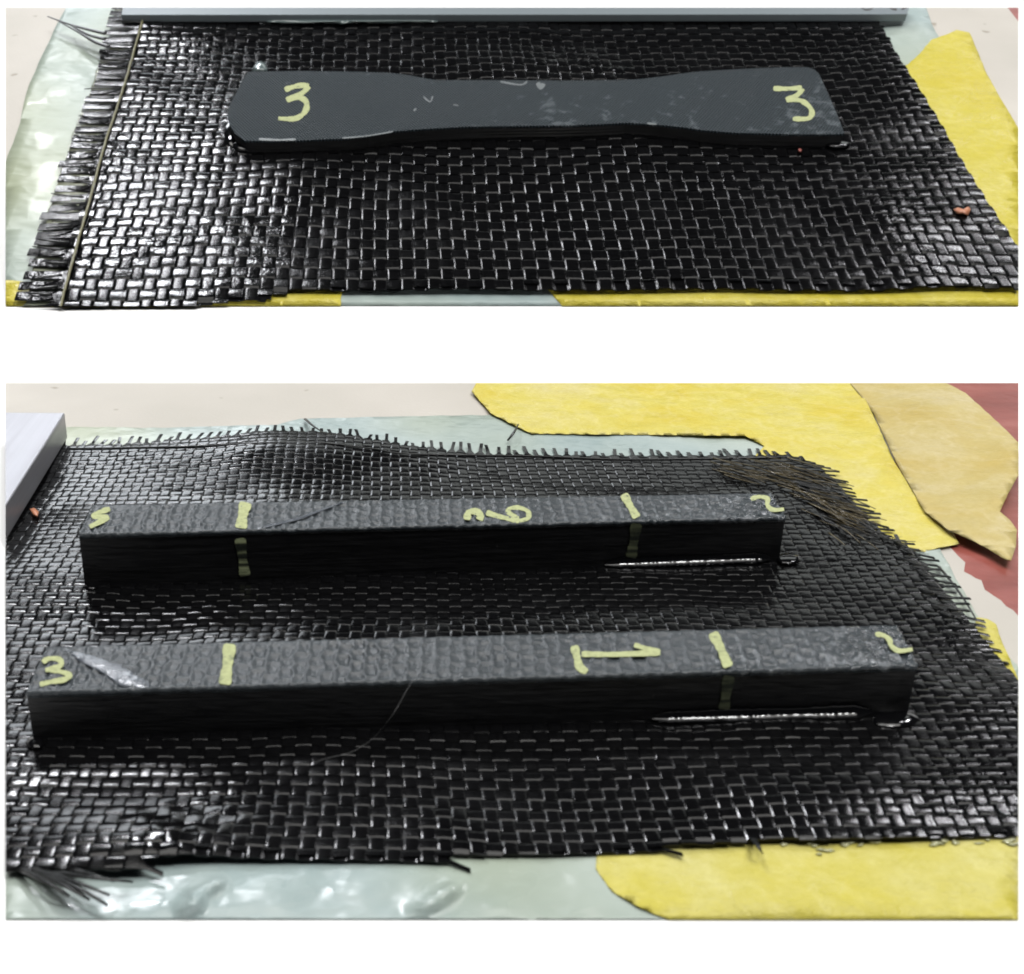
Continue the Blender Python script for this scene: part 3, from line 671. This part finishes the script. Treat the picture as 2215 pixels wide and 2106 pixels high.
bm = bmesh.new(); vs = [bm.verts.new(A.p(x, y, tA) - org) for x, y in outl]; f = bm.faces.new(vs); f.normal_update()
if f.normal.z < 0: f.normal_flip()
r = bmesh.ops.extrude_face_region(bm, geom=[f]); bmesh.ops.translate(bm, verts=[g for g in r['geom'] if isinstance(g, bmesh.types.BMVert)], vec=(0, 0, -.0007))
bmesh.ops.recalc_face_normals(bm, faces=bm.faces[:]); link('top_ply', bm, M['top_a'], A, dg, smooth=False, org=org)
bm = bmesh.new(); prev = None; c0 = A.p(1160, 225, tA) - org
for k in range(9):
    z = tA - .0007 + (bA - .001 - tA + .0007) * k / 8; ring = []
    for x, y in outl:
        v = A.p(x, y, tA) - org; d = (v - c0); d.z = 0; v -= d.normalized() * (.0003 + (.00012 if k % 2 else 0)); v.z = z - org.z; ring.append(bm.verts.new(v))
    if prev:
        for i in range(len(ring)): bm.faces.new((prev[i], prev[(i + 1) % len(ring)], ring[(i + 1) % len(ring)], ring[i]))
    else: bm.faces.new(ring)
    prev = ring
bm.faces.new(prev[::-1]); bmesh.ops.recalc_face_normals(bm, faces=bm.faces[:]); link('laminate_core', bm, M['side'], A, dg, smooth=False, org=org)
mp = lambda x, y, l: A.p(x, y, tA + .00003 + .00003 * l) - org
def z2(pts): return [(500 + x / 2.8, y / 2.8) for x, y in pts]
def z4(pts): return [(1615 + x / 2.8, y / 2.8) for x, y in pts]
link('digit', stroke_bm(mp, [(z2([(325, 543), (370, 527), (420, 516), (472, 516)]), 12), (z2([(470, 520), (430, 562), (335, 606)]), 12), (z2([(340, 604), (410, 590), (452, 612), (456, 655), (430, 694), (380, 718), (285, 716)]), 12)]), M['chalk'], A, dg, org=org)
link('digit', stroke_bm(mp, [(z4([(162, 534), (240, 536), (335, 530)]), 11), (z4([(335, 532), (310, 572), (240, 606)]), 12), (z4([(242, 604), (320, 606), (372, 636), (396, 680), (372, 716), (280, 718)]), 11)]), M['chalk'], A, dg, org=org)
# chips and smears of cured resin on its top; pale rim strokes stand for glare
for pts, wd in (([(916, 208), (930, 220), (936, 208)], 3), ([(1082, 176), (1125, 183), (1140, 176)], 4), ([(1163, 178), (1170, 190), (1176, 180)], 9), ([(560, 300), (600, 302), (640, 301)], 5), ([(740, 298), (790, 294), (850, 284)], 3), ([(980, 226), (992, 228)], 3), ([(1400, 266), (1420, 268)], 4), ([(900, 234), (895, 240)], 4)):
    link('resin_glare_smear', stroke_bm(mp, [(pts, wd)]), M['smear'], A, dg, org=org)
for dr, hh, mm in ((ell(529, 313, 32, 15, 16, 6), .0016, M['resin']), (ell(500, 290, 18, 30, 16, 7), .0016, M['resin']), (ell(1812, 312, 30, 9, 16, 8), .0015, M['resin'])):
    bm = blob_bm(A, dr, bA - .0002, hh); bmesh.ops.translate(bm, verts=bm.verts[:], vec=-org); link('resin_drop', bm, mm, A, dg, org=org)
bm = blob_bm(A, [(543, 156), (548, 144), (555, 134), (565, 131), (574, 136), (579, 148), (579, 156), (560, 157)], bA, .0024); bmesh.ops.translate(bm, verts=bm.verts[:], vec=-org); link('cloudy_resin_drop', bm, M['clear'], A, dg, org=org)
# ------------------------------------------------------------------ steel pieces
def block(name, P, topq, t, wb, m, label, cat, bev, foot=False):
    q = [P.p(x, y, wb if foot else t) for x, y in topq]
    for v in q: v.z = t; org = sum(q, Vector()) / len(q); org.z = wb
    rt = root(name, P, org); tag(rt, label, cat)
    bm = bmesh.new(); tv = [bm.verts.new(v - org) for v in q]; bv = [bm.verts.new(Vector((v.x, v.y, wb)) - org) for v in q]; n = len(q)
    bm.faces.new(tv); bm.faces.new(bv[::-1])
    for i in range(n): bm.faces.new((tv[i], bv[i], bv[(i + 1) % n], tv[(i + 1) % n]))
    bmesh.ops.recalc_face_normals(bm, faces=bm.faces[:])
    bmesh.ops.bevel(bm, geom=bm.edges[:], offset=bev, segments=3, affect='EDGES', profile=.6)
    link('plate_body', bm, m, P, rt, fill=True, smooth=False, org=org); return rt, org
wb = .0016; v = B.p(150, 948, wb)
lo_, hi_ = wb, .02
for _ in range(40):
    m_ = (lo_ + hi_) / 2
    if B.px((v.x, v.y, m_))[1] > 893: lo_ = m_
    else: hi_ = m_
print('plate thickness', lo_)
block('steel_plate', B, [(140, 892), (-160, 1362), (-700, 1362), (-330, 889)], lo_, wb, M['steel'], 'thick bright steel plate at the rear left of the lower cloth', 'metal plate', .0004)
fo = A.p(1100, 47, .0030); lo_, hi_ = .003, .05
for _ in range(40):
    m_ = (lo_ + hi_) / 2
    if A.px((fo.x, fo.y, m_))[1] > 31: lo_ = m_
    else: hi_ = m_
TR = lo_; rt, ro = block('steel_ruler', A, [(262, 31.5), (1962, 30), (1990, -60), (280, -60)], TR, .0030, M['steel_a'], 'blue-grey steel bar lying across the rear of the upper cloth', 'metal bar', .0003)
link('engraved_digit', stroke_bm(lambda x, y, l: A.p(x, y, TR + .00002 + .00004 * l) - ro, [([(1863, 12), (1868, 19), (1876, 21), (1886, 18), (1890, 12)], 3), ([(1925, 12), (1930, 19), (1940, 20)], 4), ([(1950, 19), (1957, 17), (1962, 12)], 4)]), M['ink'], A, rt, org=ro)
# ------------------------------------------------------------------ loose bits
bm = bmesh.new(); tube_bm(bm, [tuple(B.p(x, y, h)) for x, y, h in smooth_line([(920, 1445, t1 + .0002), (902, 1456, t1 + .0003), (886, 1482, t1 + .0002), (850, 1544, .008), (812, 1592, .0035), (790, 1609, .0024), (758, 1627, .0022), (700, 1642, .0022), (665, 1656, .0022)], 6)], .000028, .000028, 5)
fx('fibre', link('stray_fibre', bm, M['hair'], B), 'thin stray fibre trailing from the top of the nearer bar down onto the cloth')
def chip(P, pts, w0, h, m, label):
    fx('debris', link('chip', blob_bm(P, pts, w0, h), m, P), label)
chip(A, [(2062, 452), (2072, 448), (2084, 452), (2094, 446), (2100, 452), (2094, 466), (2082, 462), (2070, 462)], .0032, .0014, M['copper'], 'copper-coloured flake near the right edge of the upper cloth')
chip(A, [(1726, 322), (1731, 320), (1735, 324), (1733, 329), (1727, 328)], .0032, .001, M['red'], 'tiny red crumb just in front of the waisted specimen near its right end')
chip(B, [(64, 1100), (74, 1098), (84, 1106), (82, 1118), (72, 1114)], .0016, .0006, M['copper'], 'reddish flake against the foot of the steel plate')
rnd = random.Random(4); bm = blob_bm(A, [(556, 38), (570, 36), (700, 40), (820, 40), (950, 42), (945, 47), (900, 46), (850, 50), (780, 46), (740, 52), (700, 47), (640, 50), (580, 47)], .0035, .0006, 3)  # pale streak shaped as the reflected glare beside the steel bar
fx('resin', link('glare_streak', bm, M['clear'], A), 'cloudy streak painted in for the bluish glare along the foot of the steel bar on the upper cloth')
